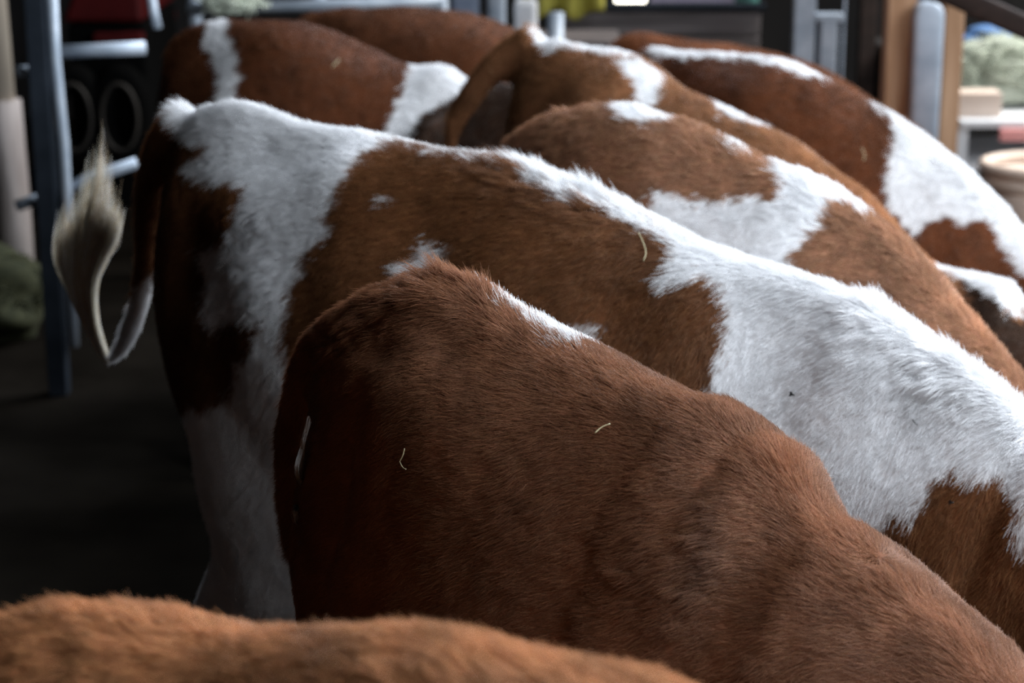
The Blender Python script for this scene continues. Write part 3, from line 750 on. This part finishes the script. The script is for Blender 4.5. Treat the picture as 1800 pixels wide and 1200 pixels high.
MB().tube([(0, 0, 0.03), (0, 0, 0.09)], [0.08, 0.02], 20).build('shade', M['darksteel'], t, True)
p = P_(1240, 10, 9.6); o = MB().box((-0.26, -0.01, -0.02), (0.22, 0.01, 0.35)).build('plastic_sheet', M['lilac'], None, bevel=0.004); o.location = (p[0], 9.6, p[2])
tag(o, 'lilac sheet glimpsed above the grey planks, right of the lamp', 'sheet')
p = P_(1312, 8, 9.4); o = MB().tube([(0, 0, -0.02), (0, 0, 0.0), (0, 0, 0.2)], [0.04, 0.055, 0.06], 18).build('bucket', M['teal'], None, True); o.location = (p[0], 9.4, p[2])
tag(o, 'small teal bucket hanging above the right end of the grey planks', 'bucket')

# posts at the right
def tpost(name, u, y, w, d, top, mt, label, cat='post', round_=False):
    p = P_(u, 60, y)
    if round_:
        b_ = MB(); b_.add(*superloft([((0, 0, z), (1, 0, 0), (0, 1, 0), w / 2 * q, d / 2, d / 2, 5, 5) for z, q in ((0, 1), (top - w*0.4, 1), (top - w*0.2, 0.9), (top - w*0.06, 0.66), (top, 0.2))], 32)); o = b_.build(name, mt, None, True)
    else: o = MB().box((-w/2, -d/2, 0), (w/2, d/2, top)).build(name, mt, None, bevel=0.004)
    o.location = (p[0], y, 0); tag(o, label, cat); return o
t = empty('stall_frame', (P_(1412, 60, 7.2)[0], 7.2, 0)); tag(t, 'pair of blue-grey steel stall uprights joined by a bracket, in front of darkness', 'frame')
MB().box((-0.037, -0.03, 0), (0.037, 0.03, 2.4)).build('upright', M['galv'], t, bevel=0.004)
x = P_(1455, 60, 7.2)[0] - t.location.x; zt_ = P_(1455, 36, 7.2)[2]
MB().box((x - 0.030, -0.03, 0), (x + 0.030, 0.03, zt_)).build('upright', M['galv'], t, bevel=0.004)
MB().box((0.037, -0.035, zt_), (x + 0.05, 0.035, zt_ + 0.025)).build('bracket', M['galv'], t, bevel=0.003)
x2 = P_(1483, 60, 7.2)[0] - t.location.x
MB().tube([(x2, 0, 0.1), (x2, 0, 2.3)], 0.004, 8).build('cable', M['galv'], t, True)
tpost('timber_post', 1524, 8.8, 0.07, 0.07, 2.6, M['beam'], 'dark brown timber post in shadow between steel frame and pale timber')
tpost('timber_post', 1580, 6.4, 0.088, 0.09, 2.5, M['timber'], 'orange-brown sawn timber post on the left of the galvanised pillar')
tpost('steel_pillar', 1628, 6.35, 0.098, 0.09, P_(1628, 3, 6.35)[2], M['galv'], 'round-topped galvanised pillar between two timber posts', 'pillar', True)
tpost('timber_post', 1672, 6.45, 0.060, 0.09, 2.5, M['timber'], 'narrower sawn timber post on the right of the galvanised pillar')
# sloping beam
t = empty('sloping_beam', (P_(1640, 0, 5.9)[0], 5.9, 0)); tag(t, 'dark brown beam sloping down across the top right corner', 'beam')
p0, p1 = P_(1560, -62, 5.9), P_(1900, 92, 5.5); d = (p1 - p0) / np.linalg.norm(p1 - p0); p2 = p0 + d * 1.6; p3 = p0 - d * 0.5
def sb(p): return (p[0] - t.location.x, p[1] - 5.9, p[2])
st_ = [(sb(q), (0, 1, 0), (-d[2], 0, d[0]), 0.04, 0.042, 0.042, 6, 6) for q in (p3, p0, p1, p2)]
b_ = MB(); b_.add(*superloft(st_, 24)); b_.build('timber', M['beam'], t, True)
st_ = [((sb(q)[0] - d[2]*0.075, sb(q)[1] + 0.05, sb(q)[2] + 0.085), (0, 1, 0), (-d[2], 0, d[0]), 0.03, 0.022, 0.022, 6, 6) for q in (p3, p0, p1, p2)]
b_ = MB(); b_.add(*superloft(st_, 24)); b_.build('edge_strip', M['galv'], t, True)

# feed alley at the right: table, hay, board, tub, cloth
ay = 7.6
tz = P_(1740, 208, ay)[2]; xc = P_(1770, 212, ay)[0]
t = empty('table', (xc, ay + 0.3, 0)); tag(t, 'white table with a faded red edge in the bright feed alley', 'table')
MB().box((P_(1683, 212, ay)[0] - xc, -0.35, tz - 0.03), (0.9, 0.35, tz)).build('tabletop', M['white'], t, bevel=0.006)
MB().box((P_(1750, 240, ay)[0] - xc, -0.37, tz - 0.075), (0.9, -0.34, tz - 0.03)).build('edge_board', M['pink'], t, bevel=0.004)
for sx in (P_(1692, 212, ay)[0] - xc, 0.85):
    for sy in (-0.3, 0.3): MB().box((sx - 0.02, sy - 0.02, 0.03), (sx + 0.02, sy + 0.02, tz - 0.03)).build('leg', M['white'], t)
MB().box((P_(1683, 212, ay)[0] - xc, -0.30, tz - 0.20), (0.9, 0.30, tz - 0.17)).build('shelf', M['white'], t, bevel=0.004)
p = P_(1718, 186, ay + 0.05); o = MB().box((-0.085, -0.06, 0), (0.085, 0.06, P_(1718, 165, ay)[2] - tz)).build('board_block', M['carton'], None, bevel=0.004); o.location = (p[0], ay + 0.08, tz)
tag(o, 'pale pinkish box standing on the white table before the hay', 'box')
p = P_(1760, 160, ay + 0.5); tuft('hay_heap', (p[0] + 0.05, ay + 0.42, tz + 0.095), (0.36, 0.21, 0.15), 900, M['hay'], 'pale grey-green hay heap on the white table at the right edge', 'hay', 8)
tb = MB(); p = P_(1862, 292, ay - 0.5)
tb.tube([(0.26 * math.cos(q), 0.2 * math.sin(q), 0) for q in np.linspace(0, 2*math.pi, 40)[:-1]], 0.022, 10, closed=True)
tb.tube([(0.24 * math.cos(q), 0.18 * math.sin(q), -0.05) for q in np.linspace(0, 2*math.pi, 40)[:-1]], 0.03, 10, closed=True)
tb.tube([(0, 0, -p[2] + 0.03), (0, 0, -p[2] * 0.6), (0, 0, -0.08), (0, 0, -0.07)], [0.16, 0.2, 0.235, 0.2], 32)
o = tb.build('feed_tub', M['carton'], None, True); o.location = tuple(p); tag(o, 'pale round feed tub in front of the white table', 'tub')
# blue cloth over a rail
p = P_(1770, 74, ay + 1.0); tuft('blue_bag', (p[0] + 0.03, ay + 1.1, p[2]), (0.20, 0.12, 0.055), 0, M['blue'], 'crumpled blue bag lying behind the pale hay heap', 'bag', 9)
o = MB().box((-0.5, -0.15, 0.03), (0.8, 0.35, p[2] - 0.035)).build('storage_chest', M['darkwall'], None, bevel=0.01); o.location = (p[0], ay + 1.1, 0)
tag(o, 'black chest behind the hay heap, blue bag on top', 'chest')

# ------------------------------------------------------------------ straws and flies lying in the coats
def on_cow(cow, u, v):
    W = cow.toworld(cow.co); pu, pv = proj(W); R = np.array([cow.h, cow.lf, [0, 0, 1]])
    N = cow.N @ R; fc = ((np.array([0, 0, CAMH]) - W) * N).sum(1) > 0; d2 = (pu - u)**2 + (pv - v)**2; d2[~fc] = 1e9
    i = np.argmin(d2); n = N[i]; q = W[i]
    ray = unproj(u, v); O = np.array([0, 0, CAMH]); tt = np.dot(q - O, n) / np.dot(ray, n)
    return O + ray * tt, n
def stalk(cow, pts, r, mt, label, cat, name='straw_stalk', lift=0.006, group=None):
    W = []
    for u, v in pts:
        q, n = on_cow(cow, u, v); W.append(q + n * lift)
    W = np.array(W); c = W.mean(0); L_ = smooth_line(W - c, 10) if len(pts) > 2 else (W - c)
    o = MB().tube(list(L_), r, 6).build(name, mt, None, True); o.location = tuple(c); tag(o, label, cat, group); return o
def coat_pts(cow, pts, lift): return [tuple(cow.tolocal(on_cow(cow, u, v)[0] + on_cow(cow, u, v)[1] * lift)) for u, v in pts]
strands(c1, [coat_pts(c1, [(566, 738), (554, 790), (546, 840), (543, 900), (545, 960)], 0.014),
             coat_pts(c1, [(562, 745), (549, 800), (537, 850), (534, 905), (537, 950)], 0.011)], 260, 0.0016, 0.00018,
        [(0.42, 0.42, 0.42), (0.30, 0.28, 0.26), (0.10, 0.06, 0.04)])  # lit edge of the tail put in as pale strands on the coat
stalk(c1, [(1048, 768), (1060, 758), (1075, 752)], 0.0007, M['straw'], 'short yellow straw on the flank of the plain brown cow', 'straw')
stalk(c1, [(711, 812), (716, 802), (719, 790)], 0.0005, M['straw'], 'thin upright straw on the thigh of the plain brown cow', 'straw')
stalk(c1, [(711, 812), (716, 822), (722, 826)], 0.0004, M['straw'], 'tiny straw splinter below the thin straw on the thigh', 'straw')
stalk(c2, [(1122, 415), (1131, 432), (1136, 450), (1132, 464)], 0.0006, M['straw'], 'curved pale straw on the big brown flank patch', 'straw')
stalk(c2, [(1605, 740), (1610, 746), (1614, 749)], 0.0006, M['fly'], 'dark splinter in the white shoulder coat, right of the fly', 'splinter', 'splinter')
stalk(c5, [(1515, 262), (1520, 275), (1518, 285)], 0.0008, M['straw'], 'pale straw on the dark flank of the white-necked cow', 'straw')
stalk(c4, [(1342, 216), (1350, 222), (1358, 228)], 0.0012, M['fly'], 'dark splinter on the white mark of the arched-tail cow', 'splinter', 'splinter')
stalk(c7, [(584, 120), (590, 114), (596, 108)], 0.0012, M['straw'], 'pale straw on the dark flank of the white-banded cow', 'straw')
def fly(cow, u, v, s, label):
    q, n = on_cow(cow, u, v); q = q + n * (0.008)
    t = empty('fly', tuple(q)); t.rotation_euler = Vector(n).to_track_quat('Z', 'Y').to_euler(); tag(t, label, 'fly')
    st_ = [((x * s, 0, 0), (0, 1, 0), (0, 0, 1), w * s, w * s, w * s, 2, 2) for x, w in ((-1.0, 0.05), (-0.8, 0.3), (-0.3, 0.42), (0.2, 0.36), (0.4, 0.22), (0.55, 0.32), (0.8, 0.25), (0.9, 0.05))]
    b_ = MB(); b_.add(*superloft(st_, 12)); b_.build('abdomen', M['fly'], t, True)
    for sg in (-1, 1):
        MB().add([(0.3*s, 0.1*sg*s, 0.35*s), (-0.2*s, 0.8*sg*s, 0.42*s), (-1.1*s, 0.75*sg*s, 0.38*s), (-0.9*s, 0.25*sg*s, 0.36*s)], [(0,1,2,3) if sg > 0 else (3,2,1,0)]).build('wing', M['fly'], t)
fly(c2, 1397, 697, 0.0036, 'black fly on the white shoulder coat, upper of two')
fly(c2, 1675, 884, 0.0030, 'black fly on the lower right brown patch')
